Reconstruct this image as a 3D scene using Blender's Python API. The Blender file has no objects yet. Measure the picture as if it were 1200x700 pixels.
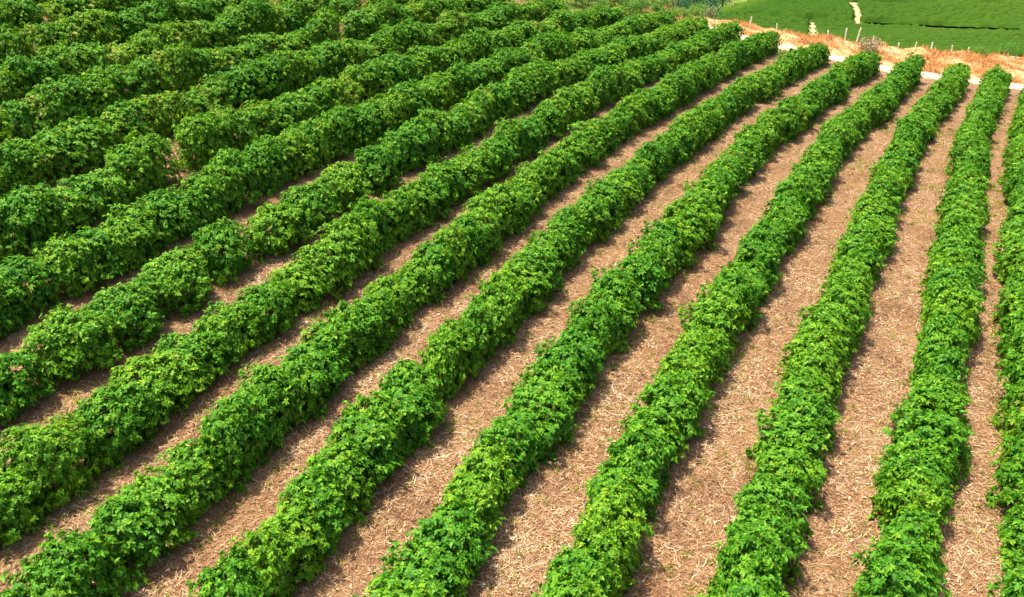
import bpy, math, random
import numpy as np
from mathutils import Vector, Matrix, kdtree

SC = bpy.context.scene
COL = SC.collection
R = math.radians

# ------------------------------------------------------------------ camera
CAM_H, PITCH = 15.0, 28.0
cam_d = bpy.data.cameras.new('camera')
cam_d.sensor_width = 36.0
cam_d.lens = 30.0
cam_d.clip_start = 0.1
cam_d.clip_end = 6000.0
cam = bpy.data.objects.new('camera', cam_d)
COL.objects.link(cam)
cam.location = (0, 0, CAM_H)
cam.rotation_euler = (R(90 - PITCH), 0, 0)
SC.camera = cam

# ------------------------------------------------------------------ world, sun, exposure
SUN_EL, SUN_AZ = 73.0, -84.0          # azimuth clockwise from +Y (negative = to the left)
world = bpy.data.worlds.new('World')
SC.world = world
world.use_nodes = True
wn = world.node_tree
bg = wn.nodes['Background']
sky = wn.nodes.new('ShaderNodeTexSky')
sky.sky_type = 'NISHITA'
sky.sun_disc = False
sky.sun_elevation = R(SUN_EL)
sky.sun_rotation = R(SUN_AZ)
sky.air_density = 1.0
sky.dust_density = 4.0
wn.links.new(sky.outputs[0], bg.inputs[0])
bg.inputs[1].default_value = 0.15
sun_d = bpy.data.lights.new('sun', 'SUN')
sun_d.energy = 4.5
sun_d.angle = R(2.0)
sun_d.color = (1.0, 0.93, 0.80)
sun = bpy.data.objects.new('sun', sun_d)
COL.objects.link(sun)
sv = Vector((math.sin(R(SUN_AZ)) * math.cos(R(SUN_EL)), math.cos(R(SUN_AZ)) * math.cos(R(SUN_EL)), math.sin(R(SUN_EL))))
sun.rotation_euler = sv.to_track_quat('Z', 'Y').to_euler()
sun.location = sv * 60
SC.view_settings.view_transform = 'Standard'
SC.view_settings.look = 'None'
SC.view_settings.exposure = 1.05
SC.view_settings.gamma = 1.0
SC.view_settings.use_curve_mapping = False
SC.cycles.max_bounces = 6
SC.cycles.transparent_max_bounces = 4

# ------------------------------------------------------------------ helpers
rng = np.random.default_rng(11)


def tag(o, label=None, cat=None, group=None, kind=None):
    if label: o['label'] = label
    if cat: o['category'] = cat
    if group: o['group'] = group
    if kind: o['kind'] = kind
    return o


def make_mesh(name, verts, polys, mats, mat_idx=None, attrs=None, smooth=False):
    """polys: list of integer arrays (n,k), k may differ from array to array"""
    verts = np.asarray(verts, np.float32)
    polys = [np.asarray(p, np.int32) for p in polys if len(p)]
    me = bpy.data.meshes.new(name)
    me.vertices.add(len(verts))
    me.vertices.foreach_set('co', verts.ravel())
    loops = np.concatenate([p.ravel() for p in polys])
    tot = np.concatenate([np.full(len(p), p.shape[1], np.int32) for p in polys])
    start = np.concatenate([[0], np.cumsum(tot)[:-1]]).astype(np.int32)
    me.loops.add(len(loops))
    me.loops.foreach_set('vertex_index', loops)
    me.polygons.add(len(tot))
    me.polygons.foreach_set('loop_start', start)
    for m in mats:
        me.materials.append(m)
    if mat_idx is not None:
        me.polygons.foreach_set('material_index', np.asarray(mat_idx, np.int32))
    if smooth:
        me.polygons.foreach_set('use_smooth', np.ones(len(tot), bool))
    for k, a in (attrs or {}).items():
        at = me.attributes.new(k, 'FLOAT', 'POINT')
        at.data.foreach_set('value', np.asarray(a, np.float32))
    me.update(calc_edges=True)
    me.validate()
    return me


def link(name, me, parent=None, loc=(0, 0, 0)):
    o = bpy.data.objects.new(name, me)
    COL.objects.link(o)
    o.location = loc
    if parent is not None:
        o.parent = parent
    return o


def unit(v):
    return v / (np.linalg.norm(v, axis=-1, keepdims=True) + 1e-9)


def vnoise(x, y, seed=0):
    """smooth 2-D noise from a few sines, about -1..1"""
    r = np.random.default_rng(seed)
    s = 0
    for i in range(6):
        a = r.uniform(0, 6.28); f = r.uniform(.6, 1.6); p = r.uniform(0, 6.28)
        s = s + np.sin((x * np.cos(a) + y * np.sin(a)) * f + p)
    return s / 3.0


# ------------------------------------------------------------------ materials
class NT:
    def __init__(self, name):
        self.m = bpy.data.materials.new(name)
        self.m.use_nodes = True
        self.t = self.m.node_tree
        self.p = self.t.nodes['Principled BSDF']
        self.out = self.t.nodes['Material Output']

    def n(self, typ, **kw):
        nd = self.t.nodes.new(typ)
        for k, v in kw.items():
            setattr(nd, k, v)
        return nd

    def l(self, a, b):
        self.t.links.new(a, b)

    def ramp(self, fac, stops, interp='LINEAR'):
        r = self.n('ShaderNodeValToRGB')
        r.color_ramp.interpolation = interp
        e = r.color_ramp.elements
        while len(e) < len(stops):
            e.new(0.5)
        for el, (p, c) in zip(e, stops):
            el.position = p
            el.color = (*c, 1)
        self.l(fac, r.inputs[0])
        return r.outputs[0]

    def noise(self, scale, detail=4, rough=.6, coord='Object', dim=None):
        tc = self.n('ShaderNodeTexCoord')
        nz = self.n('ShaderNodeTexNoise')
        nz.inputs['Scale'].default_value = scale
        nz.inputs['Detail'].default_value = detail
        nz.inputs['Roughness'].default_value = rough
        self.l(tc.outputs[coord], nz.inputs['Vector'])
        return nz.outputs['Fac']

    def mix(self, fac, a, b, mode='MIX'):
        mx = self.n('ShaderNodeMix', data_type='RGBA', blend_type=mode)
        for sock, v in ((mx.inputs[0], fac), (mx.inputs[6], a), (mx.inputs[7], b)):
            if isinstance(v, (int, float)):
                sock.default_value = v
            elif isinstance(v, tuple):
                sock.default_value = (*v, 1)
            else:
                self.l(v, sock)
        return mx.outputs[2]

    def math(self, op, a, b=None, clamp=False):
        m = self.n('ShaderNodeMath', operation=op, use_clamp=clamp)
        for s, v in zip(m.inputs, (a, b)):
            if v is None: continue
            if isinstance(v, (int, float)): s.default_value = v
            else: self.l(v, s)
        return m.outputs[0]

    def attr(self, name):
        a = self.n('ShaderNodeAttribute', attribute_name=name)
        return a.outputs['Fac']


def leaf_material(name, stops, young, dry, rough=.55, trans=.3, obj_var=.13, spec=.2):
    k = NT(name)
    geo = k.n('ShaderNodeNewGeometry')
    info = k.n('ShaderNodeObjectInfo')
    c = k.ramp(geo.outputs['Random Per Island'], stops)
    c = k.mix(k.attr('young'), c, young)
    c = k.mix(k.attr('dry'), c, dry)
    hsv = k.n('ShaderNodeHueSaturation')
    v = k.math('ADD', k.math('MULTIPLY', info.outputs['Random'], obj_var * 2), 1 - obj_var)
    h = k.math('ADD', k.math('MULTIPLY', info.outputs['Random'], -.024), .512)
    k.l(v, hsv.inputs['Value'])
    k.l(h, hsv.inputs['Hue'])
    k.l(c, hsv.inputs['Color'])
    c = hsv.outputs[0]
    k.l(c, k.p.inputs['Base Color'])
    k.p.inputs['Roughness'].default_value = rough
    k.p.inputs['Specular IOR Level'].default_value = spec
    tr = k.n('ShaderNodeBsdfTranslucent')
    tc = k.mix(1.0, c, (1.25, 1.2, .45), 'MULTIPLY')
    k.l(tc, tr.inputs['Color'])
    ms = k.n('ShaderNodeMixShader')
    ms.inputs[0].default_value = trans
    k.l(k.p.outputs[0], ms.inputs[1])
    k.l(tr.outputs[0], ms.inputs[2])
    k.l(ms.outputs[0], k.out.inputs['Surface'])
    return k.m


M_COFFEE = leaf_material('coffee_leaf',
                         [(0.0, (.028, .115, .003)), (.4, (.062, .20, .005)), (.75, (.10, .275, .008)), (1.0, (.165, .36, .016))],
                         (.20, .37, .015), (.36, .25, .05))
M_TREE = leaf_material('tree_leaf', [(0, (.03, .12, .015)), (.6, (.06, .19, .02)), (1, (.11, .26, .03))], (.2, .34, .03), (.3, .2, .1))
M_TREE_DARK = leaf_material('valley_leaf', [(0, (.012, .075, .03)), (.6, (.025, .12, .045)), (1, (.05, .17, .06))], (.1, .24, .06), (.3, .2, .1))
M_TREE_YEL = leaf_material('yellow_leaf', [(0, (.13, .2, .015)), (.6, (.24, .29, .025)), (1, (.36, .34, .04))], (.4, .4, .05), (.4, .25, .08))
M_TREE_DRY = leaf_material('sparse_leaf', [(0, (.12, .12, .06)), (.6, (.2, .18, .1)), (1, (.3, .25, .15))], (.3, .3, .1), (.4, .3, .2), trans=.15)


def plain(name, stops, scale=3.0, rough=.85, bump=0.0):
    k = NT(name)
    c = k.ramp(k.noise(scale, 6, .65), stops)
    k.l(c, k.p.inputs['Base Color'])
    k.p.inputs['Roughness'].default_value = rough
    k.p.inputs['Specular IOR Level'].default_value = .2
    return k.m


M_BARK = plain('bark', [(.3, (.09, .065, .045)), (.7, (.22, .17, .12))], 9)
M_TWIG = plain('twig', [(.3, (.2, .15, .07)), (.7, (.36, .28, .14))], 14)
M_WOOD = plain('weathered_wood', [(.3, (.5, .43, .3)), (.7, (.75, .68, .52))], 12)


def island_material(name, stops, rough=.8, spec=.15, trans=0.0):
    k = NT(name)
    geo = k.n('ShaderNodeNewGeometry')
    c = k.ramp(geo.outputs['Random Per Island'], stops)
    patch = k.ramp(k.noise(.7, 5, .65), [(.36, (.6, .5, .43)), (.5, (.92, .85, .79)), (.62, (1.0, 1.0, .98))])   # weathered and fresh patches
    c = k.mix(1.0, c, patch, 'MULTIPLY')
    k.l(c, k.p.inputs['Base Color'])
    k.p.inputs['Roughness'].default_value = rough
    k.p.inputs['Specular IOR Level'].default_value = spec
    if trans:
        tr = k.n('ShaderNodeBsdfTranslucent')
        k.l(c, tr.inputs['Color'])
        ms = k.n('ShaderNodeMixShader')
        ms.inputs[0].default_value = trans
        k.l(k.p.outputs[0], ms.inputs[1]); k.l(tr.outputs[0], ms.inputs[2])
        k.l(ms.outputs[0], k.out.inputs['Surface'])
    return k.m


M_STRAW = island_material('straw', [(0, (.085, .04, .018)), (.3, (.21, .112, .052)), (.6, (.40, .245, .125)), (.85, (.56, .385, .225)), (1, (.76, .61, .43))], .6, .3)
M_DRYGRASS = island_material('dry_grass', [(0, (.28, .12, .03)), (.5, (.48, .24, .07)), (1, (.68, .43, .17))], .7, .2, .25)
M_GRASS = island_material('meadow_grass', [(0, (.05, .12, .01)), (.5, (.11, .19, .02)), (.8, (.24, .25, .04)), (1, (.42, .31, .1))], .6, .2, .3)
M_WEED = island_material('weed', [(0, (.12, .2, .02)), (.5, (.24, .3, .03)), (.85, (.42, .36, .07)), (1, (.55, .42, .16))], .6, .2, .3)


def ground_material():
    k = NT('earth')
    # straw-strewn soil between the rows
    n1 = k.noise(26, 8, .75)
    n2 = k.noise(.55, 4, .6)
    soil = k.ramp(n1, [(.34, (.085, .045, .022)), (.5, (.22, .13, .064)), (.68, (.40, .26, .14))])
    tint = k.ramp(n2, [(.36, (.86, .74, .68)), (.62, (1.0, 1.0, .96))])
    soil = k.mix(1.0, soil, tint, 'MULTIPLY')
    # dry grass bank
    n3 = k.noise(1.1, 7, .7)
    dry = k.ramp(n3, [(.3, (.2, .075, .03)), (.45, (.42, .19, .065)), (.6, (.55, .33, .17)), (.72, (.6, .42, .27))])
    # grass
    n4 = k.noise(.35, 8, .7)
    gr = k.ramp(n4, [(.3, (.04, .085, .012)), (.5, (.09, .14, .02)), (.66, (.24, .2, .06)), (.75, (.38, .24, .12))])
    pale = k.ramp(k.noise(2.0, 6, .6), [(.3, (.55, .38, .24)), (.7, (.78, .64, .46))])
    c = k.mix(k.attr('dry'), soil, dry)
    c = k.mix(k.attr('grass'), c, gr)
    c = k.mix(k.attr('pale'), c, pale)
    k.l(c, k.p.inputs['Base Color'])
    k.p.inputs['Roughness'].default_value = .95
    k.p.inputs['Specular IOR Level'].default_value = .1
    b = k.n('ShaderNodeBump')
    b.inputs['Strength'].default_value = .6
    b.inputs['Distance'].default_value = .04
    k.l(n1, b.inputs['Height'])
    k.l(b.outputs[0], k.p.inputs['Normal'])
    return k.m


M_GROUND = ground_material()
M_TRACK = plain('pale_track', [(.3, (.26, .155, .09)), (.45, (.40, .29, .21)), (.7, (.50, .40, .315))], 1.1, .95)
M_CROP = leaf_material('field_crop', [(0, (.016, .048, .005)), (.5, (.022, .060, .006)), (1, (.030, .070, .008))], (.17, .24, .015), (.4, .28, .1), trans=0.0, obj_var=0, rough=.9, spec=.03)

# ------------------------------------------------------------------ terrain
CB = (-.55, 2.03, 2.58, -6.43, .62)
BANK = np.array([(-400, 78), (-60, 78), (0, 79), (10, 78), (18.6, 77.1), (22.7, 77.8), (26.3, 77.1), (30.4, 77.6), (34.8, 78.9), (38.9, 79.1), (44.2, 81.5), (49.8, 84.1), (80, 96), (1200, 400)], float)
TRACK = np.array([(16.2, 74.6), (18, 73.4), (22, 71.6), (26, 70.0), (29, 68.8), (32.4, 67.9), (36, 67.5), (40, 67.3), (50, 67.0), (70, 66.5)], float)


def sstep(a, b, x):
    t = np.clip((x - a) / (b - a), 0, 1)
    return t * t * (3 - 2 * t)


def base_z(x, y):
    X = np.clip(x, -48, 75) / 50
    Y = np.clip(y, -25, 105) / 50
    return CB[0] * X + CB[1] * Y + CB[2] * X * X + CB[3] * X * Y + CB[4] * Y * Y


def hill_edge(y):
    return 53.8 + (y - 259.6) * .91


def hill_z(x, y):
    h = -33 + .06 * np.clip(y - 210, 0, 400)
    h = h + .5 * np.sin(x / 37 + 1) * sstep(215, 240, y)
    return h - .35 * np.maximum(0, hill_edge(y) - x) * sstep(200, 240, y)


def height(x, y):
    x = np.asarray(x, float); y = np.asarray(y, float)
    d2 = np.maximum(0, y - np.interp(x, BANK[:, 0], BANK[:, 1]))
    ratio = x / np.maximum(y, 20)
    slope = .15 + (.55 - .15) * sstep(.19, .26, ratio)
    b = base_z(x, y) - slope * d2 * d2 / (d2 + 2.0)
    h = np.maximum(hill_z(x, y), -47)
    g = np.maximum(b, h)
    # rough bank between the track and the edge
    yt = np.interp(x, TRACK[:, 0], TRACK[:, 1])
    m = sstep(1.6, 3.5, y - yt) * (1 - sstep(0, 4, d2)) * sstep(6, 14, x)
    g = g + m * (.22 * vnoise(x * 1.1, y * 1.1, 5) + .1 * vnoise(x * 3.1, y * 3.1, 6) + .25)
    f = (1 - sstep(60, 72, y))
    return g + f * (.035 * vnoise(x * 1.3, y * 1.3, 8))


def hz(x, y):
    return float(height(np.array([x]), np.array([y]))[0])


# ------------------------------------------------------------------ ground: one sheet
gx = np.concatenate([np.linspace(-1500, -130, 18), np.linspace(-120, -46, 26), np.arange(-45, 66, .5), np.linspace(67, 150, 45), np.linspace(160, 1800, 34)])
gy = np.concatenate([np.linspace(-400, -35, 12), np.linspace(-30, 4, 18), np.arange(5, 96, .5), np.linspace(97, 330, 120), np.linspace(345, 3500, 40)])
GX, GY = np.meshgrid(gx, gy)
GZ = height(GX, GY)
nx, ny = len(gx), len(gy)
idx = np.arange(nx * ny).reshape(ny, nx)
quads = np.stack([idx[:-1, :-1], idx[:-1, 1:], idx[1:, 1:], idx[1:, :-1]], -1).reshape(-1, 4)
ytr = np.interp(GX, TRACK[:, 0], TRACK[:, 1])
yed = np.interp(GX, BANK[:, 0], BANK[:, 1])
a_dry = sstep(.8, 1.8, GY - ytr) * (1 - sstep(8, 16, GY - yed)) * sstep(8, 15, GX)
a_grass = sstep(69.5, 73, GY + 1.2 * vnoise(GX * .4, GY * .4, 21)) * (1 - sstep(8, 15, GX))
a_grass = np.maximum(a_grass, sstep(8, 16, GY - yed))
a_pale = ((GX > 118) & (GX < 137) & (GY > 205) & (GY < 222)).astype(float)
ground = link('ground', make_mesh('ground', np.stack([GX, GY, GZ], -1).reshape(-1, 3), [quads], [M_GROUND], smooth=True,
              attrs={'dry': a_dry.ravel(), 'grass': a_grass.ravel(), 'pale': a_pale.ravel()}))
tag(ground, kind='structure')

# pale farm track past the row ends
ts = np.concatenate([[0], np.cumsum(np.hypot(*np.diff(TRACK, axis=0).T))])
tt = np.arange(0, ts[-1], .35)
tcx, tcy = np.interp(tt, ts, TRACK[:, 0]), np.interp(tt, ts, TRACK[:, 1])
for _ in range(6):
    tcy[1:-1] = (tcy[:-2] + tcy[1:-1] * 2 + tcy[2:]) / 4
tx, ty = np.gradient(tcx), np.gradient(tcy)
tl = np.hypot(tx, ty); nxv, nyv = -ty / tl, tx / tl
cols = []
us = np.linspace(-1, 1, 9)
for j, u in enumerate(us):
    w = 1.5 + .3 * vnoise(tt * 1.3, tt * .2 + (3 if u > 0 else 0), 31) + .15 * vnoise(tt * 4.1, tt + (3 if u > 0 else 0), 32)
    px, py = tcx + nxv * u * w, tcy + nyv * u * w
    rut = -.03 * np.exp(-((abs(u) - .5) / .2) ** 2)
    edge = -.05 if abs(u) == 1 else .035
    cols.append(np.stack([px, py, height(px, py) + edge + rut + .02], -1))
V = np.stack(cols, 1); n_, m_ = V.shape[:2]
ii = np.arange(n_ * m_).reshape(n_, m_)
q = np.stack([ii[:-1, :-1], ii[1:, :-1], ii[1:, 1:], ii[:-1, 1:]], -1).reshape(-1, 4)
track = link('track', make_mesh('track', V.reshape(-1, 3), [q], [M_TRACK], smooth=True))
tag(track, kind='structure')

# ------------------------------------------------------------------ the crop on the hill across the valley


def far_crop():
    A = [(952, 26), (952.5, 34), (953, 47)]
    B = [(999, 5), (1003, 10), (1004.5, 16), (1006, 20), (1004, 25), (1007, 31)]
    L2 = [(817, 25), (860, 21.5), (887, 19.5), (923, 24.5), (960, 27), (1007, 29.5), (1050, 31.5), (1112, 34.5), (1200, 37.5), (1300, 41)]
    L1 = [(960, -2), (985, 2), (1030, 4.5), (1105, 5.5), (1200, 7), (1300, 9)]
    L3 = [(800, 9), (840, 12), (880, 10.5), (930, 8)]

    def ground_at(px, py):
        th = R(PITCH); dx = (px - 600) / 1000; v = (py - 350) / 1000
        d = np.array([dx, math.cos(th) - v * math.sin(th), -math.sin(th) - v * math.cos(th)])
        t = np.arange(150, 500, .25)
        g = CAM_H + t * d[2] - hill_z(t * d[0], t * d[1])
        i = int(np.argmax(g < 0))
        return t[i] * d[:2]
    def line(pts):
        return np.array([ground_at(*p) for p in pts])
    xs = np.arange(10, 260, .7)
    ph = 2.8
    prof = [0.0, .22, .5, .78]
    ys = np.concatenate([[y0 + p * ph for p in prof] for y0 in np.arange(203, 318, ph)])
    X, Y = np.meshgrid(xs, ys)
    bend = 1.6 * np.sin(X / 29) + .035 * (X - 80)
    Yw = Y + bend
    k = np.tile(np.arange(4), len(ys) // 4)[:, None]
    hh = np.where(k == 0, -.1, np.where(k == 2, 1.3, .95))
    hh = hh * (1 + .2 * rng.standard_normal(X.shape)).clip(.3, 1.6) * (1 + .4 * vnoise(X * .03, np.floor(Y / ph) * .9, 4)) + .05 * rng.standard_normal(X.shape)
    Xw = X + .2 * rng.standard_normal(X.shape)

    def dist(line_):
        D = np.full(X.shape, 1e9)
        for a, b in zip(line_[:-1], line_[1:]):
            ab = b - a
            t = np.clip(((Xw - a[0]) * ab[0] + (Yw - a[1]) * ab[1]) / (ab @ ab), 0, 1)
            D = np.minimum(D, np.hypot(Xw - a[0] - t * ab[0], Yw - a[1] - t * ab[1]))
        return D
    bare = np.zeros(X.shape, bool)
    def above(l):
        o_ = np.argsort(l[:, 0])
        return Yw - np.interp(Xw, l[o_, 0], l[o_, 1])
    d1, d2_ = above(line(L1)), above(line(L2))
    bare |= (np.abs(d1) < .9) | (np.abs(d2_) < 1.25)          # a bare lane at the foot of each terrace step
    for l, w in ((line([(952.4, 30)] + A[1:]), 1.4), (line(B), 1.4)):
        bare |= dist(l) < w
    hh = np.where(bare, -.4, hh)
    inside = (Xw > hill_edge(Yw) + 1.5 + 1.2 * np.sin(Yw)) & (hill_z(Xw, Yw) > -33.9)
    lowright = np.hypot((Xw - 124) / 9, (Yw - 214) / 6) < 1
    inside &= ~lowright
    Z = hill_z(Xw, Yw) + np.maximum(hh, -.4)
    for dy, amp in ((d1, .7), (d2_, 1.1)):                    # the ground above each lane stands a little higher
        Z = Z + amp * sstep(0, .5, dy) * np.exp(-np.maximum(dy, 0) / 9) * sstep(60, 90, Xw)
    n2, m2 = X.shape
    ii = np.arange(n2 * m2).reshape(n2, m2)
    q = np.stack([ii[:-1, :-1], ii[:-1, 1:], ii[1:, 1:], ii[1:, :-1]], -1)
    ok = (inside[:-1, :-1] & inside[1:, 1:] & ~(bare[:-1, :-1] & bare[1:, 1:]))
    young = .22 * sstep(-.6, .9, vnoise(X * .05, Y * .08, 3)) + .12 * rng.random(X.shape) + .4 * sstep(12, 0, Xw - hill_edge(Yw))
    me = make_mesh('crop', np.stack([Xw, Yw, Z], -1).reshape(-1, 3), [q[ok]], [M_CROP], attrs={'young': young.ravel() * .6, 'dry': np.zeros(X.size)})
    tag(link('hillside_crop', me), 'low green crop in fine rows covering the hill across the valley', 'crop rows', kind='stuff')
    # trodden soil showing in the terraces and trails
    def strip(name, pts, w, lab):
        p = line(pts)
        s = np.concatenate([[0], np.cumsum(np.hypot(*np.diff(p, axis=0).T))])
        t = np.arange(0, s[-1], .5)
        cx, cy = np.interp(t, s, p[:, 0]), np.interp(t, s, p[:, 1])
        gx_, gy_ = np.gradient(cx), np.gradient(cy); gl = np.hypot(gx_, gy_)
        wv = w * (1 + .35 * vnoise(t * 1.7, t * .3, len(pts)))
        rows = []
        for u in (-1, 0, 1):
            px, py = cx - gy_ / gl * u * wv, cy + gx_ / gl * u * wv
            rows.append(np.stack([px, py, hill_z(px, py) + .3], -1))
        V = np.stack(rows, 1); ii = np.arange(len(t) * 3).reshape(-1, 3)
        qq = np.stack([ii[:-1, :-1], ii[1:, :-1], ii[1:, 1:], ii[:-1, 1:]], -1).reshape(-1, 4)
        o = link(name, make_mesh(name, V.reshape(-1, 3), [qq], [M_TRAIL]))
        tag(o, kind='structure')
    strip('path', A, .6, '')
    strip('path', [(946, 26), (958, 26)], .9, '')
    strip('path', B, .65, '')
    strip('path', [(995, 5.5), (1008, 5.5)], .9, '')
    strip('path', [(1002, 30), (1011, 30)], .7, '')
    strip('path', L2[1:4], .3, '')


M_TRAIL = plain('trodden_soil', [(.3, (.30, .19, .09)), (.7, (.46, .32, .17))], 1.5, .95)
far_crop()

# ------------------------------------------------------------------ coffee bushes
LEAF_V = np.array([(0, 0, 0), (-.42, .28, .10), (-.42, .62, .10), (0, 1, 0), (.42, .62, .10), (.42, .28, .10), (0, .48, 0)], float)   # x width, y length, z lift
NLV = len(LEAF_V)
LEAF_F = np.array([(6, 0, 5), (6, 5, 4), (6, 4, 3), (6, 3, 2), (6, 2, 1), (6, 1, 0)])


def leaves(base, dirv, side, length, width, droop):
    """folded, drooping oval leaves; all arrays of n rows"""
    n = len(base)
    up = unit(np.cross(side, dirv))
    V = np.zeros((n, NLV, 3))
    for i, (sx, sy, sz) in enumerate(LEAF_V):
        p = base + dirv * (sy * length)[:, None] + side * (sx * width)[:, None] + up * (sz * width * 1.2)[:, None]
        p[:, 2] -= droop * length * sy * sy
        V[:, i] = p
    F = (np.arange(n)[:, None, None] * NLV + LEAF_F[None]).reshape(-1, 3)
    return V.reshape(-1, 3), F


def tube_np(p0, p1, r0, r1, k=4):
    d = unit((p1 - p0)[None])[0]
    a = unit(np.cross(d, [0.3, .9, .1])[None])[0]; b = np.cross(d, a)
    an = np.arange(k) / k * 2 * math.pi
    ring = np.cos(an)[:, None] * a + np.sin(an)[:, None] * b
    V = np.concatenate([p0 + ring * r0, p1 + ring * r1])
    i = np.arange(k); j = (i + 1) % k
    return V, np.stack([i, j, j + k, i + k], -1)


def bush_mesh(seed, n_ros=1420, yellow=0.0, wx=.67, ly=.80, hz_=1.64, bare_patch=False):
    r = np.random.default_rng(seed)
    # shell points of a rounded hedge section: broad shoulders, tucked in at the foot
    per_shoot = 4                                 # rosettes sit together on shoots, with gaps between the shoots
    n = int(n_ros * 1.2 / per_shoot)
    a = r.uniform(0, 2 * math.pi, n)
    cz = r.uniform(-.95, 1, n)
    e = np.where(cz > 0, np.sqrt(np.maximum(0, 1 - np.abs(cz) ** 2.3)) ** .9, 1 - .10 * cz ** 2)
    top = r.random(n) < .24                      # the broad crown is as leafy as the flanks
    e = np.where(top, np.sqrt(r.random(n)) * .95, e)
    cz = np.where(top, (1 - e ** 2.2) ** (1 / 2.3), cz)
    dx, dy = np.cos(a) * e, np.sin(a) * e
    lob = 1 + .12 * np.sin(a * 3 + r.uniform(0, 6)) + .11 * np.sin(cz * 5 + a * 2 + r.uniform(0, 6)) + .09 * np.sin(a * 5 - cz * 4 + r.uniform(0, 6))
    depth = np.where(r.random(n) < .78, r.uniform(.80, 1.10, n), r.uniform(.5, .8, n))
    zc = hz_ * .47
    p = np.stack([dx * wx * lob * depth, dy * ly * lob * depth, zc + cz * np.where(cz > 0, hz_ - zc, zc) * np.where(cz > 0, (.5 + .5 * lob) * depth, .97)], -1)
    nrm = unit(np.stack([dx / wx, dy / ly, cz * .9], -1))
    p = np.repeat(p, per_shoot, 0); nrm = np.repeat(nrm, per_shoot, 0); n *= per_shoot
    p = p + r.normal(0, .052, (n, 3)) - nrm * np.abs(r.normal(0, .03, (n, 1)))
    keep = p[:, 2] > .05
    if bare_patch:
        keep &= ~((p[:, 2] > 1.1) & (r.random(n) < .5))
    p, nrm = p[keep][:n_ros], nrm[keep][:n_ros]
    m = len(p)
    ax = unit(nrm * .75 + np.array([0, 0, .55]) + .35 * r.standard_normal((m, 3)))
    per = r.integers(5, 8, m)
    rep = np.repeat(np.arange(m), per)
    k = np.concatenate([np.arange(c) for c in per])
    A = ax[rep]
    s1 = unit(np.cross(A, [.13, .2, .97] + .01 * r.standard_normal((len(rep), 3))))
    s2 = np.cross(A, s1)
    phi = k / per[rep] * 2 * math.pi + r.uniform(0, 6.28, m)[rep] + r.normal(0, .25, len(rep))
    rad = s1 * np.cos(phi)[:, None] + s2 * np.sin(phi)[:, None]
    d = unit(rad * .95 + A * r.uniform(.05, .6, len(rep))[:, None])
    side = unit(np.cross(d, A) + .25 * r.standard_normal((len(rep), 3)))
    L = r.uniform(.058, .122, len(rep)) * (1 + .16 * r.standard_normal(m)).clip(.6, 1.5)[rep]
    base = p[rep] - A * .03 * r.random(len(rep))[:, None]
    V, F = leaves(base, d, side, L, L * r.uniform(.5, .68, len(rep)), r.uniform(.1, .75, len(rep)))
    yo = np.repeat(r.random(m // 4 + 1) < .22, 4)[:m] * r.uniform(.2, .95, m)
    dr = (r.random(m) < .003 + yellow * .25) * r.uniform(.35, .95, m)
    if yellow: yo = np.maximum(yo, (r.random(m) < yellow) * r.uniform(.4, 1, m))
    young = np.repeat(yo[rep] * r.uniform(.6, 1, len(rep)), NLV)
    dry = np.repeat(dr[rep] * r.uniform(.5, 1, len(rep)), NLV)
    # stems and twigs
    VS, QS = [V], []
    off = len(V)
    tw = []
    for s in range(3):
        b = np.array([r.uniform(-.06, .06), r.uniform(-.2, .2), -.06]); t = np.array([r.uniform(-.15, .15), b[1] + r.uniform(-.2, .2), hz_ * r.uniform(.88, 1.0)])
        tw.append((b, t, .028, .008))
        for z in np.linspace(.2, .92, 9):
            c = b + (t - b) * z
            g = r.uniform(0, 6.28)
            e_ = np.array([math.cos(g) * wx * .85, math.sin(g) * ly * .85, r.uniform(-.05, .25)]) * math.sqrt(max(.05, 1 - z * z * .8))
            tw.append((c, c + e_, .009, .004))
    for b, t, r0, r1 in tw:
        v, q = tube_np(b, t, r0, r1)
        VS.append(v); QS.append(q + off); off += len(v)
    VA = np.concatenate(VS); QA = np.concatenate(QS)
    z = np.zeros(len(VA) - len(V))
    return make_mesh('coffee_bush', VA, [F, QA], [M_COFFEE, M_TWIG], np.r_[np.zeros(len(F)), np.ones(len(QA))],
                     attrs={'young': np.r_[young, z], 'dry': np.r_[dry, z]})


BUSH = [bush_mesh(100 + i) for i in range(9)]
BUSH_YEL = [bush_mesh(200 + i, yellow=.3) for i in range(3)]
BUSH_DRY = [bush_mesh(300 + i, n_ros=850, yellow=.75, bare_patch=True) for i in range(2)]
BUSH_ROUND = [bush_mesh(400 + i, n_ros=2500, wx=.92, ly=1.05, hz_=1.68) for i in range(3)]

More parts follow.
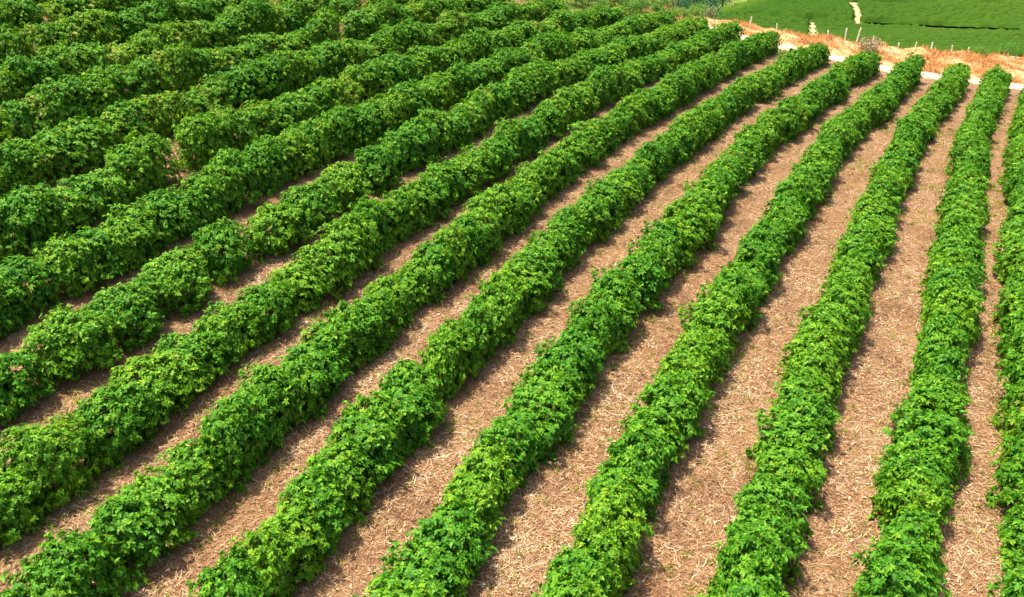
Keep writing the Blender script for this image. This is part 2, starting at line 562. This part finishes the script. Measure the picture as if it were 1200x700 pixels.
# row centre lines on the ground (metres)
ROWS = {
    0: [(9.76,9.71), (10.65,11.49), (11.55,13.26), (12.43,15.05), (13.32,16.82), (14.22,18.60), (15.11,20.38), (16.00,22.16), (16.90,23.93), (17.80,25.71), (18.71,27.48), (19.63,29.24), (20.57,30.99), (21.51,32.75), (22.45,34.50), (23.39,36.25), (24.34,38.00), (25.28,39.75), (26.23,41.50), (27.18,43.25), (28.13,45.00), (29.08,46.74), (30.04,48.49), (31.03,50.21), (32.05,51.92), (33.08,53.62), (34.12,55.32), (35.16,57.01), (36.20,58.71), (37.24,60.41), (38.28,62.10), (39.32,63.80)],
    1: [(6.69,9.90), (7.60,11.68), (8.52,13.45), (9.43,15.23), (10.34,17.01), (11.26,18.79), (12.19,20.56), (13.12,22.33), (14.05,24.10), (14.98,25.87), (15.92,27.64), (16.86,29.40), (17.81,31.16), (18.76,32.92), (19.70,34.68), (20.64,36.45), (21.55,38.23), (22.47,40.00), (23.38,41.78), (24.30,43.56), (25.22,45.34), (26.16,47.10), (27.15,48.84), (28.18,50.55), (29.21,52.26), (30.24,53.98), (31.28,55.69), (32.32,57.40), (33.36,59.10), (34.41,60.81), (35.45,62.51), (36.49,64.22)],
    2: [(3.38,9.74), (4.25,11.55), (5.12,13.37), (6.00,15.19), (6.87,17.00), (7.74,18.82), (8.64,20.63), (9.55,22.42), (10.49,24.21), (11.44,25.98), (12.39,27.76), (13.33,29.55), (14.25,31.34), (15.18,33.13), (16.11,34.91), (17.06,36.69), (18.02,38.46), (18.98,40.24), (19.94,42.01), (20.90,43.78), (21.88,45.55), (22.90,47.29), (23.96,49.00), (25.03,50.71), (26.10,52.41), (27.17,54.12), (28.23,55.84), (29.29,57.55), (30.34,59.27), (31.40,60.99), (32.46,62.70), (33.51,64.42)],
    3: [(0.22,9.97), (1.03,11.82), (1.85,13.67), (2.60,15.54), (3.43,17.39), (4.29,19.21), (5.16,21.04), (6.06,22.85), (6.99,24.64), (7.94,26.43), (8.90,28.21), (9.85,30.00), (10.79,31.78), (11.74,33.57), (12.68,35.36), (13.61,37.15), (14.55,38.94), (15.48,40.73), (16.42,42.53), (17.38,44.31), (18.41,46.04), (19.52,47.74), (20.64,49.41), (21.77,51.09), (22.87,52.79), (23.93,54.51), (24.97,56.24), (26.00,57.98), (27.04,59.72), (28.07,61.46), (29.10,63.19), (30.13,64.93)],
    4: [(-3.20,9.72), (-2.41,11.57), (-1.63,13.41), (-0.94,15.30), (-0.11,17.13), (0.73,18.95), (1.55,20.78), (2.36,22.61), (3.22,24.42), (4.18,26.19), (5.17,27.93), (6.14,29.69), (7.07,31.46), (7.97,33.26), (8.83,35.07), (9.72,36.87), (10.62,38.66), (11.55,40.44), (12.50,42.20), (13.52,43.93), (14.58,45.63), (15.65,47.33), (16.72,49.03), (17.79,50.72), (18.84,52.43), (19.87,54.15), (20.89,55.88), (21.91,57.61), (22.96,59.31), (24.05,61.00), (25.15,62.68), (26.26,64.35), (27.36,66.03)],
    5: [(-6.55,9.61), (-5.80,11.44), (-5.05,13.27), (-4.39,15.14), (-3.64,16.98), (-2.81,18.77), (-1.96,20.57), (-1.14,22.37), (-0.33,24.18), (0.50,25.98), (1.34,27.77), (2.20,29.56), (3.09,31.33), (4.00,33.09), (4.92,34.85), (5.84,36.60), (6.75,38.36), (7.68,40.11), (8.63,41.85), (9.59,43.59), (10.56,45.32), (11.53,47.04), (12.53,48.75), (13.53,50.46), (14.55,52.17), (15.57,53.86), (16.60,55.56), (17.63,57.25), (18.66,58.94), (19.69,60.63), (20.75,62.31), (21.83,63.97), (22.92,65.63), (24.01,67.28)],
    6: [(-10.16,9.45), (-9.37,11.32), (-8.59,13.19), (-7.85,15.08), (-7.05,16.93), (-6.22,18.78), (-5.40,20.64), (-4.56,22.48), (-3.66,24.30), (-2.77,26.12), (-1.91,27.95), (-1.02,29.77), (-0.14,31.59), (0.71,33.43), (1.56,35.28), (2.43,37.11), (3.33,38.92), (4.28,40.71), (5.26,42.48), (6.21,44.27), (7.19,46.04), (8.21,47.80), (9.24,49.54), (10.26,51.29), (11.29,53.04), (12.31,54.79), (13.32,56.54), (14.31,58.31), (15.28,60.09), (16.24,61.87), (17.21,63.65), (18.19,65.42), (19.25,67.15), (20.42,68.80)],
    7: [(-12.37,12.75), (-11.54,14.59), (-10.68,16.41), (-9.89,18.26), (-9.13,20.12), (-8.27,21.94), (-7.36,23.73), (-6.45,25.53), (-5.56,27.33), (-4.68,29.14), (-3.82,30.96), (-2.95,32.78), (-2.01,34.55), (-1.10,36.35), (-0.24,38.17), (0.64,39.98), (1.57,41.76), (2.53,43.53), (3.46,45.31), (4.38,47.11), (5.30,48.90), (6.25,50.67), (7.22,52.43), (8.20,54.19), (9.18,55.95), (10.17,57.70), (11.16,59.45), (12.17,61.19), (13.18,62.93), (14.20,64.67), (15.24,66.39), (16.34,68.07), (17.53,69.70)],
    8: [(-14.50,16.06), (-13.64,17.88), (-12.77,19.69), (-11.91,21.50), (-11.06,23.32), (-10.17,25.12), (-9.27,26.91), (-8.37,28.71), (-7.47,30.50), (-6.58,32.30), (-5.71,34.11), (-4.85,35.92), (-3.95,37.71), (-3.01,39.49), (-2.10,41.28), (-1.21,43.08), (-0.35,44.89), (0.53,46.69), (1.47,48.47), (2.48,50.20), (3.54,51.91), (4.61,53.61), (5.68,55.30), (6.74,57.00), (7.80,58.71), (8.84,60.43), (9.88,62.15), (10.91,63.87), (11.95,65.58), (13.00,67.29), (14.10,68.97), (15.24,70.62)],
    9: [(-16.67,19.46), (-15.76,21.23), (-14.83,22.98), (-13.91,24.74), (-13.03,26.51), (-12.18,28.31), (-11.34,30.11), (-10.47,31.89), (-9.59,33.67), (-8.70,35.45), (-7.77,37.20), (-6.80,38.93), (-5.85,40.67), (-4.92,42.43), (-4.01,44.19), (-3.09,45.95), (-2.15,47.70), (-1.20,49.44), (-0.23,51.17), (0.77,52.89), (1.80,54.59), (2.84,56.27), (3.92,57.94), (5.02,59.59), (6.12,61.24), (7.23,62.89), (8.33,64.54), (9.43,66.19), (10.53,67.84), (11.64,69.50), (12.74,71.15)],
    10: [(-18.64,22.58), (-17.77,24.35), (-16.90,26.11), (-16.00,27.86), (-15.13,29.63), (-14.29,31.41), (-13.43,33.18), (-12.55,34.94), (-11.67,36.70), (-10.77,38.45), (-9.86,40.20), (-8.93,41.94), (-7.96,43.65), (-6.95,45.33), (-5.91,47.01), (-4.88,48.69), (-3.86,50.37), (-2.85,52.06), (-1.84,53.75), (-0.83,55.44), (0.18,57.13), (1.18,58.82), (2.19,60.51), (3.22,62.19), (4.27,63.86), (5.34,65.51), (6.42,67.15), (7.50,68.80), (8.58,70.45)],
    11: [(-20.64,26.37), (-19.73,28.20), (-18.83,30.03), (-17.92,31.85), (-17.01,33.68), (-16.10,35.51), (-15.17,37.32), (-14.23,39.14), (-13.27,40.94), (-12.30,42.73), (-11.31,44.52), (-10.30,46.29), (-9.28,48.06), (-8.24,49.82), (-7.19,51.57), (-6.15,53.32), (-5.09,55.07), (-4.04,56.82), (-2.99,58.57), (-1.93,60.31), (-0.86,62.05), (0.21,63.79), (1.30,65.52), (2.39,67.24), (3.49,68.96)],
    12: [(-22.64,29.59), (-21.75,31.39), (-20.85,33.20), (-19.95,35.00), (-19.05,36.80), (-18.14,38.59), (-17.21,40.38), (-16.27,42.16), (-15.32,43.94), (-14.34,45.70), (-13.35,47.45), (-12.34,49.19), (-11.32,50.93), (-10.29,52.66), (-9.26,54.39), (-8.22,56.12), (-7.19,57.84), (-6.15,59.57), (-5.10,61.29), (-4.05,63.01), (-3.00,64.72), (-1.93,66.43), (-0.86,68.13)],
    13: [(-24.63,32.82), (-23.74,34.61), (-22.85,36.40), (-21.95,38.19), (-21.05,39.98), (-20.13,41.76), (-19.19,43.53), (-18.24,45.29), (-17.27,47.05), (-16.29,48.79), (-15.29,50.53), (-14.28,52.26), (-13.26,53.98), (-12.23,55.70), (-11.20,57.42), (-10.17,59.13), (-9.13,60.85), (-8.10,62.56), (-7.05,64.27), (-6.00,65.98), (-4.95,67.68)],
    14: [(-26.40,36.51), (-25.51,38.29), (-24.62,40.06), (-23.71,41.83), (-22.80,43.60), (-21.87,45.35), (-20.92,47.10), (-19.96,48.84), (-18.98,50.57), (-17.99,52.29), (-16.98,54.01), (-15.97,55.72), (-14.95,57.42), (-13.93,59.13), (-12.90,60.83), (-11.88,62.53), (-10.85,64.24), (-9.81,65.93), (-8.77,67.63)],
    15: [(-28.36,39.78), (-27.45,41.59), (-26.53,43.40), (-25.60,45.20), (-24.65,46.99), (-23.68,48.77), (-22.70,50.55), (-21.70,52.31), (-20.68,54.07), (-19.65,55.82), (-18.62,57.56), (-17.58,59.31), (-16.53,61.05), (-15.49,62.78), (-14.44,64.52), (-13.39,66.26), (-12.33,67.99)],
    16: [(-30.30,43.09), (-29.37,44.91), (-28.43,46.72), (-27.48,48.52), (-26.51,50.31), (-25.52,52.10), (-24.51,53.87), (-23.49,55.64), (-22.46,57.40), (-21.42,59.16), (-20.37,60.91), (-19.32,62.66), (-18.27,64.41), (-17.22,66.15), (-16.16,67.90)],
}
ROW_LABEL = {
    0: 'coffee row cut off along its whole length by the right edge of the picture',
    1: 'second coffee row from the right edge, rising almost straight up to the pale track',
    2: 'third coffee row from the right edge, leaving the bottom edge at its right-hand third',
    3: 'fourth coffee row from the right edge, stepping sideways at a notch halfway along',
    4: 'fifth coffee row from the right edge, meeting the bottom edge just left of its middle',
    5: 'sixth coffee row from the right edge, meeting the bottom edge at its left-hand third',
    6: 'seventh coffee row from the right edge, starting in the bottom left corner',
    7: 'coffee row crossing the left edge directly above the bottom left corner row',
    8: 'coffee row broken at lower left into separate round bushes with soil between',
    9: 'unbroken tall coffee row directly behind the row of separate round bushes',
    10: 'coffee row with one bare gap of straw left of centre, behind an unbroken row',
    11: 'coffee row next behind the one with the bare gap, its foot hidden by leaves',
    12: 'coffee row second behind the one with the bare gap, reaching the yellow grass',
    13: 'yellow flecked coffee row, third behind the one with the bare gap',
    14: 'fourth coffee row behind the one with the bare gap, two below the top left row',
    15: 'short coffee row one below the row in the top left corner',
    16: 'shortest coffee row, filling the top left corner of the field',
}
# gaps: row -> list of (x, y, radius) where no bush stands
GAPS = {
    10: [(-13.77, 32.51, .52)],
    5: [(14.71, 52.43, .45)],
    13: [(-9.2, 59.5, 1.6), (-12.0, 54.2, .8)],
    14: [(-14.5, 57.0, 1.2)],
    15: [(-20.6, 54.0, 1.4)],
    12: [(-9.9, 52.5, .7)],
}


def along(poly, step, r):
    P = np.array(poly)
    s = np.concatenate([[0], np.cumsum(np.hypot(*np.diff(P, axis=0).T))])
    out, t = [], .3
    while t < s[-1]:
        x, y = np.interp(t, s, P[:, 0]), np.interp(t, s, P[:, 1])
        x2, y2 = np.interp(min(t + .5, s[-1]), s, P[:, 0]), np.interp(min(t + .5, s[-1]), s, P[:, 1])
        x1, y1 = np.interp(max(t - .5, 0), s, P[:, 0]), np.interp(max(t - .5, 0), s, P[:, 1])
        out.append((x, y, math.atan2(y2 - y1, x2 - x1)))
        st = step(x, y) if callable(step) else step
        t += st * r.uniform(.9, 1.1) * (1.38 if r.random() < .22 and st < 1.2 else 1.0)
    return out


ROW_PTS = []
pick = random.Random(5)
for k, poly in ROWS.items():
    r = np.random.default_rng(900 + k)
    far_side = k >= 10
    loose_at = lambda x, y: (k == 8 and x < -5.0) or (k == 7 and x < -7.0)
    spots = along(poly, lambda x, y: (2.15 if k == 8 else 1.6) if loose_at(x, y) else .95, r)
    x0, y0 = spots[0][0], spots[0][1]
    root = bpy.data.objects.new('coffee_row', None)
    COL.objects.link(root)
    root.empty_display_size = .3
    root.location = (x0, y0, hz(x0, y0))
    tag(root, ROW_LABEL[k], 'coffee row', 'long parallel rows of coffee bushes')
    for j, (x, y, a) in enumerate(spots):
        if any(math.hypot(x - gx_, y - gy_) < gr for gx_, gy_, gr in GAPS.get(k, [])):
            continue
        ROW_PTS.append((x, y))
        yel = .012 if k < 8 else .05 if k < 10 else .3
        if k == 13: yel = .5
        loose = loose_at(x, y)
        u = pick.random()
        if loose: me = pick.choice(BUSH_ROUND)
        elif u < yel * .3: me = pick.choice(BUSH_DRY)
        elif u < yel: me = pick.choice(BUSH_YEL)
        else: me = pick.choice(BUSH)
        o = bpy.data.objects.new('coffee_bush', me)
        COL.objects.link(o)
        o.parent = root
        jx, jy = r.normal(0, .09), r.normal(0, .09)
        o.location = (x + jx - x0, y + jy - y0, hz(x, y) - root.location.z - .02)
        o.rotation_euler = (r.normal(0, .05), r.normal(0, .05), a - math.pi / 2 + (math.pi if pick.random() < .5 else 0) + r.normal(0, .12))
        amp = 1.5 if far_side else 1.0
        w = 1 + amp * .115 * float(vnoise(np.array(x * .8 + k * 9), np.array(y * .8), 71)) + (.11 if far_side else .06)
        h = 1 + amp * .12 * float(vnoise(np.array(x * 1.0 + k * 5), np.array(y * 1.0), 72)) + r.normal(0, .07) + (.05 if k >= 8 else 0) - (.16 * float(sstep(42, 62, y)) if k >= 7 else 0)
        if loose:
            w *= .82 if k == 7 else .92
            h *= .92
        elif k in (5, 6, 7):
            w *= .95
        o.scale = (w * r.uniform(.92, 1.08), r.uniform(.92, 1.1), h)

kd = kdtree.KDTree(len(ROW_PTS))
for i, (x, y) in enumerate(ROW_PTS):
    kd.insert((x, y, 0), i)
kd.balance()


def visible(x, y, z, mx=170, my=140):
    th = R(PITCH)
    zz = z - CAM_H
    zc = y * math.cos(th) - zz * math.sin(th)
    u = -(zz * math.cos(th) + y * math.sin(th))
    px, py = 600 + 1000 * x / zc, 350 + 1000 * u / zc
    return (zc > 1) & (px > -mx) & (px < 1200 + mx) & (py > -my) & (py < 700 + my), zc


def lane_points(n, seed, dmin):
    """random field points kept inside the view and at least dmin from every bush"""
    r = np.random.default_rng(seed)
    x = r.uniform(-38, 56, n); y = r.uniform(7, 73, n)
    z = height(x, y)
    v, zc = visible(x, y, z)
    keep = v & (r.random(n) < np.clip((26 / zc) ** 1.3, .12, 1)) & (y < np.interp(x, TRACK[:, 0], TRACK[:, 1]) - 1.2)
    x, y = x[keep], y[keep]
    d = np.array([kd.find((a, b, 0))[2] for a, b in zip(x, y)])
    k2 = (d > dmin) & (d < 2.6)
    return x[k2], y[k2], d[k2], r


def blades(x, y, z, yaw, pitch, L, W, bend, curl=None):
    """narrow bent strips (2 quads + tip)"""
    n = len(x)
    d = np.stack([np.cos(yaw) * np.cos(pitch), np.sin(yaw) * np.cos(pitch), np.sin(pitch)], -1)
    side = np.stack([-np.sin(yaw), np.cos(yaw), np.zeros(n)], -1)
    o = np.stack([x, y, z], -1)
    V = np.zeros((n, 6, 3))
    for i, (t, wf) in enumerate(((0, 1), (.5, .85), (1, .35))):
        c = o + d * (t * L)[:, None]
        c[:, 2] -= bend * L * t * t
        if curl is not None:
            c += side * (curl * L * t * t)[:, None]
        V[:, 2 * i] = c - side * (W * wf / 2)[:, None]
        V[:, 2 * i + 1] = c + side * (W * wf / 2)[:, None]
    f = np.array([(0, 1, 3, 2), (2, 3, 5, 4)])
    F = (np.arange(n)[:, None, None] * 6 + f[None]).reshape(-1, 4)
    return V.reshape(-1, 3), F


# straw mulch on the lanes
x, y, d, r = lane_points(3600000, 41, .5)
kp = r.random(len(x)) < .45 + .55 * sstep(-.5, .5, vnoise(x * 1.4, y * 1.4, 43) + .5 * vnoise(x * .5, y * .5, 44))
x, y, d = x[kp], y[kp], d[kp]
n = len(x)
print('straws', n)
L = r.uniform(.1, .38, n) * r.uniform(.5, 1, n)
W = r.uniform(.006, .017, n)
dead = r.random(n) < .06                          # fallen leaves among the straw
L = np.where(dead, r.uniform(.07, .13, n), L); W = np.where(dead, r.uniform(.03, .055, n), W)
V, F = blades(x, y, height(x, y) + r.uniform(.01, .05, n), r.uniform(0, 6.28, n), r.normal(.06, .16, n), L, W, r.normal(.05, .1, n), r.normal(0, .5, n))
tag(link('straw_mulch', make_mesh('straw_mulch', V, [F], [M_STRAW])), 'loose dry straw strewn over the lanes between coffee rows', 'straw', kind='stuff')

# weeds in the lanes
x, y, d, r = lane_points(420000, 42, .8)
spots = [(26, 51, 4.0, .9), (24, 40, 3.5, .9), (27, 58, 3, .6), (18, 41, 3.0, .5), (23, 53, 3, .5), (5.3, 24.5, .9, .5), (-9.0, 21.5, 1.2, .55), (-11, 18.9, 1.1, .6), (16.5, 54, 3, .4), (20.5, 34, 3, .5), (17.3, 26, 3, .35), (9.5, 14.5, 1, .2)]
dens = np.full(len(x), .05)
for sx, sy, sr, w in spots:
    dens = np.maximum(dens, w * np.exp(-((x - sx) ** 2 + (y - sy) ** 2) / sr ** 2) * (vnoise(x * 1.6, y * 1.6, 77) > .1))
dens = np.maximum(dens, .4 * (d < 1.08) * (vnoise(x * .9, y * .9, 78) > .3))
kp = r.random(len(x)) < dens
x, y = x[kp], y[kp]; n = len(x)
rep = 8
x = np.repeat(x, rep) + r.normal(0, .03, n * rep); y = np.repeat(y, rep) + r.normal(0, .03, n * rep); n *= rep
V, F = blades(x, y, height(x, y), r.uniform(0, 6.28, n), r.uniform(.5, 1.3, n), r.uniform(.08, .26, n), r.uniform(.014, .034, n), r.uniform(.1, .5, n))
tag(link('weeds', make_mesh('weeds', V, [F], [M_WEED])), 'yellow green weeds sprouting through the straw between rows', 'weeds', kind='stuff')

# dry grass on the bank behind the track
r = np.random.default_rng(51)
n = 260000
x = r.uniform(13, 62, n); y = r.uniform(66, 100, n)
yt = np.interp(x, TRACK[:, 0], TRACK[:, 1]); ye = np.interp(x, BANK[:, 0], BANK[:, 1])
cl = vnoise(x * .8, y * .8, 52) + .6 * vnoise(x * 2.2, y * 2.2, 53)
kp = (y > yt + 1.15 + .3 * cl) & (y < ye + 3) & (r.random(n) < .06 + .75 * sstep(-.5, .6, cl))
x, y, cl = x[kp], y[kp], cl[kp]; n = len(x)
L = r.uniform(.12, .42, n) * (1 + .5 * (cl > .2))
V, F = blades(x, y, height(x, y) - .02, r.uniform(0, 6.28, n), r.uniform(.5, 1.45, n), L, r.uniform(.015, .04, n), r.uniform(.05, .5, n))
tag(link('dry_grass', make_mesh('dry_grass', V, [F], [M_DRYGRASS])), 'rough orange dry grass on the bank behind the pale track', 'dry grass', kind='stuff')

# yellow green grass past the ends of the left-hand rows
n = 230000
x = r.uniform(-30, 22, n); y = r.uniform(52, 112, n)
v, zc = visible(x, y, height(x, y), 60, 60)
cl = vnoise(x * .5, y * .5, 55)
kp = v & ((y > 70.5 + .6 * vnoise(x, y, 3)) | ((x < -7) & (y > 52))) & (x < .26 * y - 1.5) & (r.random(n) < .55 + .35 * (cl > 0))
x, y = x[kp], y[kp]; n = len(x)
V, F = blades(x, y, height(x, y) - .02, r.uniform(0, 6.28, n), r.uniform(.4, 1.4, n), r.uniform(.15, .5, n), r.uniform(.02, .05, n), r.uniform(.05, .5, n))
tag(link('meadow_grass', make_mesh('meadow_grass', V, [F], [M_GRASS])), 'yellow green grass around the ends of the left rows', 'grass', kind='stuff')

# ------------------------------------------------------------------ trees and shrubs past the field


def tree_meshes(seed, h, w, trunk_h, leafmat, n_clump=46, per=26, leaf=.26, flat=.75, young=.15, gap=.0):
    """tapered trunk with limbs, crown of leaf clumps"""
    r = np.random.default_rng(seed)
    VS, QS, off = [], [], 0
    pts = [np.array([0, 0, -.3])]
    for i in range(1, 5):
        pts.append(np.array([r.normal(0, .03 * h) * i / 4, r.normal(0, .03 * h) * i / 4, (trunk_h + (h - trunk_h) * .45) * i / 4]))
    rad = np.linspace(.028 * h + .03, .012 * h, 5)
    for a, b, r0, r1 in zip(pts[:-1], pts[1:], rad[:-1], rad[1:]):
        v, q = tube_np(a, b, r0, r1, 7); VS.append(v); QS.append(q + off); off += len(v)
    cz = trunk_h + (h - trunk_h) * .5
    ends = []
    for i in range(9):
        g = i * 2.4 + r.uniform(-.4, .4); t = r.uniform(.45, 1)
        p0 = pts[2] + (pts[4] - pts[2]) * r.random()
        e = np.array([math.cos(g) * w * .38 * t, math.sin(g) * w * .38 * t, cz + (h - trunk_h) * r.uniform(-.25, .32)])
        mid = (p0 + e) / 2 + np.array([0, 0, .05 * h])
        for a, b, r0, r1 in ((p0, mid, .011 * h, .007 * h), (mid, e, .007 * h, .003 * h)):
            v, q = tube_np(a, b, r0, r1, 5); VS.append(v); QS.append(q + off); off += len(v)
        ends.append(e)
    trunk = make_mesh('trunk', np.concatenate(VS), [np.concatenate(QS)], [M_BARK], smooth=True)
    # crown
    u = unit(r.standard_normal((n_clump, 3)))
    rr = r.uniform(.45, 1, n_clump)[:, None] ** .6
    c = u * rr * np.array([w / 2, w / 2, (h - trunk_h) / 2]) * r.uniform(.75, 1.1, (n_clump, 1)) + [0, 0, cz]
    c[:len(ends)] = ends
    k = np.repeat(np.arange(n_clump), per)
    m = len(k)
    cs = r.uniform(.10, .2, n_clump) * w
    p = c[k] + r.standard_normal((m, 3)) * cs[k][:, None] * np.array([.75, .75, .5])
    d = unit(r.standard_normal((m, 3)) * [1, 1, .5] + [0, 0, -.15])
    side = unit(np.cross(d, r.standard_normal((m, 3)) * .35 + [0, 0, 1]))
    L = r.uniform(.6, 1.2, m) * leaf
    V, F = leaves(p, d, side, L, L * .55, r.uniform(.1, .4, m))
    yo = np.repeat(((r.random(n_clump) < young) * r.uniform(.3, 1, n_clump))[k], NLV)
    crown = make_mesh('crown', V, [F], [leafmat], attrs={'young': yo, 'dry': np.zeros(len(V))})
    return trunk, crown


KIND = {
    'shrub': [tree_meshes(s, 2.6, 3.2, .35, M_TREE, 34, 34, .22, young=.3) for s in (1, 2)],
    'small': [tree_meshes(s, 2.1, 1.7, .95, M_TREE, 24, 30, .17, young=.2) for s in (5, 6)],
    'tree': [tree_meshes(s, 7.5, 6.0, 1.8, M_TREE, 60, 34, .34, young=.25) for s in (3, 4)],
    'dark': [tree_meshes(s, 9.5, 8.5, 1.8, M_TREE_DARK, 80, 36, .42, young=.12) for s in (7, 8, 9)],
    'yellow': [tree_meshes(11, 3.2, 1.9, .5, M_TREE_YEL, 26, 26, .3)],
    'dry': [tree_meshes(s, 4.0, 3.4, .9, M_TREE_DRY, 30, 16, .26) for s in (13, 14)],
    'scrub': [tree_meshes(16, 1.1, 2.4, .1, M_TREE_DRY, 26, 26, .2)],
}


def plant(name, kind, x, y, label, cat, group=None, s=1.0, i=0):
    root = bpy.data.objects.new(name, None)
    COL.objects.link(root)
    root.empty_display_size = .3
    root.location = (x, y, hz(x, y))
    root.rotation_euler = (0, 0, (x * 37.1 + y * 11.7) % 6.28)
    root.scale = (s, s, s)
    tag(root, label, cat, group)
    tr, cr = KIND[kind][i % len(KIND[kind])]
    link('trunk', tr, root)
    link('crown', cr, root)


plant('shrub', 'shrub', 6.4, 74.6, 'bright green shrub past the row ends, left of the yellow leaved tree', 'shrub', None, .46, 0)
plant('shrub', 'shrub', 10.4, 75.0, 'low green shrub in the clearing right of the yellow leaved tree', 'shrub', None, .36, 1)
plant('shrub', 'shrub', 14.6, 75.6, 'green shrub beside the round-topped tree, at the left end of the dry bank', 'shrub', None, .42, 0)
plant('shrub', 'shrub', 3.2, 74.2, 'leftmost green shrub past the row ends, in the yellow grass', 'shrub', None, .36, 1)
plant('shrub', 'shrub', 11.2, 78.5, 'leafy green shrub directly behind the round-topped tree', 'shrub', None, .6, 0)
plant('shrub', 'shrub', 8.9, 78.0, 'leafy green shrub directly behind the yellow leaved tree', 'shrub', None, .55, 1)
plant('shrub', 'shrub', 16.6, 79.2, 'green shrub between the dry bank and the valley trees', 'shrub', None, .5, 1)
for i, (x, y, s) in enumerate([(0.6, 74.8, .4), (4.6, 76.2, .48), (6.8, 77.2, .5), (9.8, 76.8, .4), (12.9, 77.6, .5), (14.0, 81.2, .6), (10.2, 81.0, .6), (7.6, 80.0, .55), (15.8, 77.2, .38), (2.2, 73.0, .4), (5.2, 73.2, .46), (7.4, 73.4, .4), (9.7, 73.6, .46), (11.0, 75.6, .5), (13.6, 75.0, .42)]):
    plant('shrub', 'shrub', x, y, 'dense green shrub growing wild in the grass past the row ends', 'shrub', 'wild shrubs past the row ends', s, i)
plant('small_tree', 'small', 12.2, 74.0, 'small round-topped tree on a thin pale trunk at the row ends', 'tree', None, .66, 0)
plant('yellow_tree', 'yellow', 8.3, 74.4, 'yellow leaved small tree among the green shrubs past the row ends', 'tree', None, .42)
plant('dry_shrub', 'dry', 14.2, 79.0, 'greyish brown half-bare shrub in front of the valley trees', 'shrub', None, .55, 0)
plant('dry_shrub', 'dry', 18.9, 85.5, 'low grey-brown shrub at the foot of the hill edge', 'shrub', None, .6, 1)
plant('scrub', 'scrub', 30.8, 75.2, 'low brown scrub on the dry bank by the two tall posts', 'scrub', None, 1.0)
G2 = 'green trees on the slope past the field'
for i, (x, y, s) in enumerate([(13.2, 84, .42), (15.2, 89, .45), (17.4, 96, .5), (19.4, 104, .55)]):
    plant('leafy_tree', 'tree', x, y, 'mid green leafy tree on the slope past the field', 'tree', G2, s, i)
G3 = 'dark trees in the valley beside the hill'
for i, (x, y, s) in enumerate([(23.2, 114, .6), (26.2, 124, .7), (29.5, 134, .8), (33.0, 146, .85), (29, 142, .9), (50, 250, 1.1), (47, 236, 1.0), (56, 258, .8), (63, 276, 1.0), (70, 296, 1.2)]):
    plant('valley_tree', 'dark', x, y, 'dark bluish green tree in the valley beside the planted hill', 'tree', G3, s, i)
plant('shrub', 'shrub', 47.5, 83.6, 'green shrub at the far end of the dry bank by the right edge', 'shrub', None, .55, 0)
plant('shrub', 'shrub', 43.6, 81.0, 'small green shrub on the lip of the dry bank', 'shrub', None, .4, 1)

# ------------------------------------------------------------------ fence posts along the bank


def post_mesh(seed, h, rad):
    r = np.random.default_rng(seed)
    k = 8; levels = [(-.3, 1.1), (0, 1.08), (h * .35, 1.0), (h * .7, .93), (h - .03, .9), (h, .7)]
    an = np.arange(k) / k * 2 * math.pi
    rag = 1 + .12 * r.standard_normal(k)
    V, F = [], []
    lean = r.normal(0, .05, 2)
    for z, f in levels:
        c = lean * z + .012 * r.standard_normal(2)
        V.append(np.stack([c[0] + np.cos(an) * rad * f * rag, c[1] + np.sin(an) * rad * f * rag, np.full(k, z)], -1))
    V = np.concatenate(V)
    for i in range(len(levels) - 1):
        a = np.arange(k) + i * k; b = (np.arange(k) + 1) % k + i * k
        F.append(np.stack([a, b, b + k, a + k], -1))
    top = (np.arange(k) + (len(levels) - 1) * k)[None]
    return make_mesh('fence_post', V, [np.concatenate(F), top], [M_WOOD])


POSTS = [(20.9, 77.3, .75, 'slim pale fence post alone at the left end of the dry bank', None),
         (29.6, 77.8, 1.1, 'upright tall pale fence post, left of the pair above the bank', None),
         (30.6, 77.6, 1.35, 'tallest pale fence post, right of the pair above the bank', None)]
STUB = ('short fence stub nearest the lone slim post on the dry bank',
        'short fence stub just left of the two tall posts on the dry bank',
        'short fence stub just right of the two tall posts on the dry bank',
        'second short fence stub right of the two tall posts on the dry bank',
        'third short fence stub right of the two tall posts, left of the taller stubs',
        'left one of the two taller fence stubs halfway along the dry bank',
        'right one of the two taller fence stubs halfway along the dry bank',
        'last short fence stub on the dry bank, beside the small green shrub')
for q, x in enumerate((23.4, 27.9, 32.3, 35.0, 36.6, 38.1, 40.4, 42.4)):
    POSTS.append((x, float(np.interp(x, BANK[:, 0], BANK[:, 1])) + .1, .68 if x in (38.1, 40.4) else .5, STUB[q], 'fence stubs on the bank'))
for i, (x, y, h, lab, grp) in enumerate(POSTS):
    o = link('fence_post', post_mesh(600 + i, h, .07 if h > .7 else .06), loc=(x, y, hz(x, y)))
    tag(o, lab, 'fence post', grp or 'fence posts along the dry bank')

# ------------------------------------------------------------------ small pale stone on the straw


def stone(x, y, s, seed, label):
    r = np.random.default_rng(seed)
    import bmesh
    bm = bmesh.new()
    bmesh.ops.create_icosphere(bm, subdivisions=2, radius=s)
    for v in bm.verts:
        v.co *= 1 + .22 * r.standard_normal() * .6
        v.co.z *= .6
    me = bpy.data.meshes.new('stone')
    bm.to_mesh(me); bm.free()
    me.materials.append(M_STONE)
    o = link('stone', me, loc=(x, y, hz(x, y) + s * .35))
    tag(o, label, 'stone')


M_STONE = plain('pale_stone', [(.3, (.6, .48, .44)), (.7, (.8, .7, .66))], 20)
stone(6.66, 17.0, .075, 1, 'pinkish pale stone on straw beside the third row from the right')
stone(17.3, 30.55, .07, 2, 'small whitish stone on straw between the second and third rows from right')
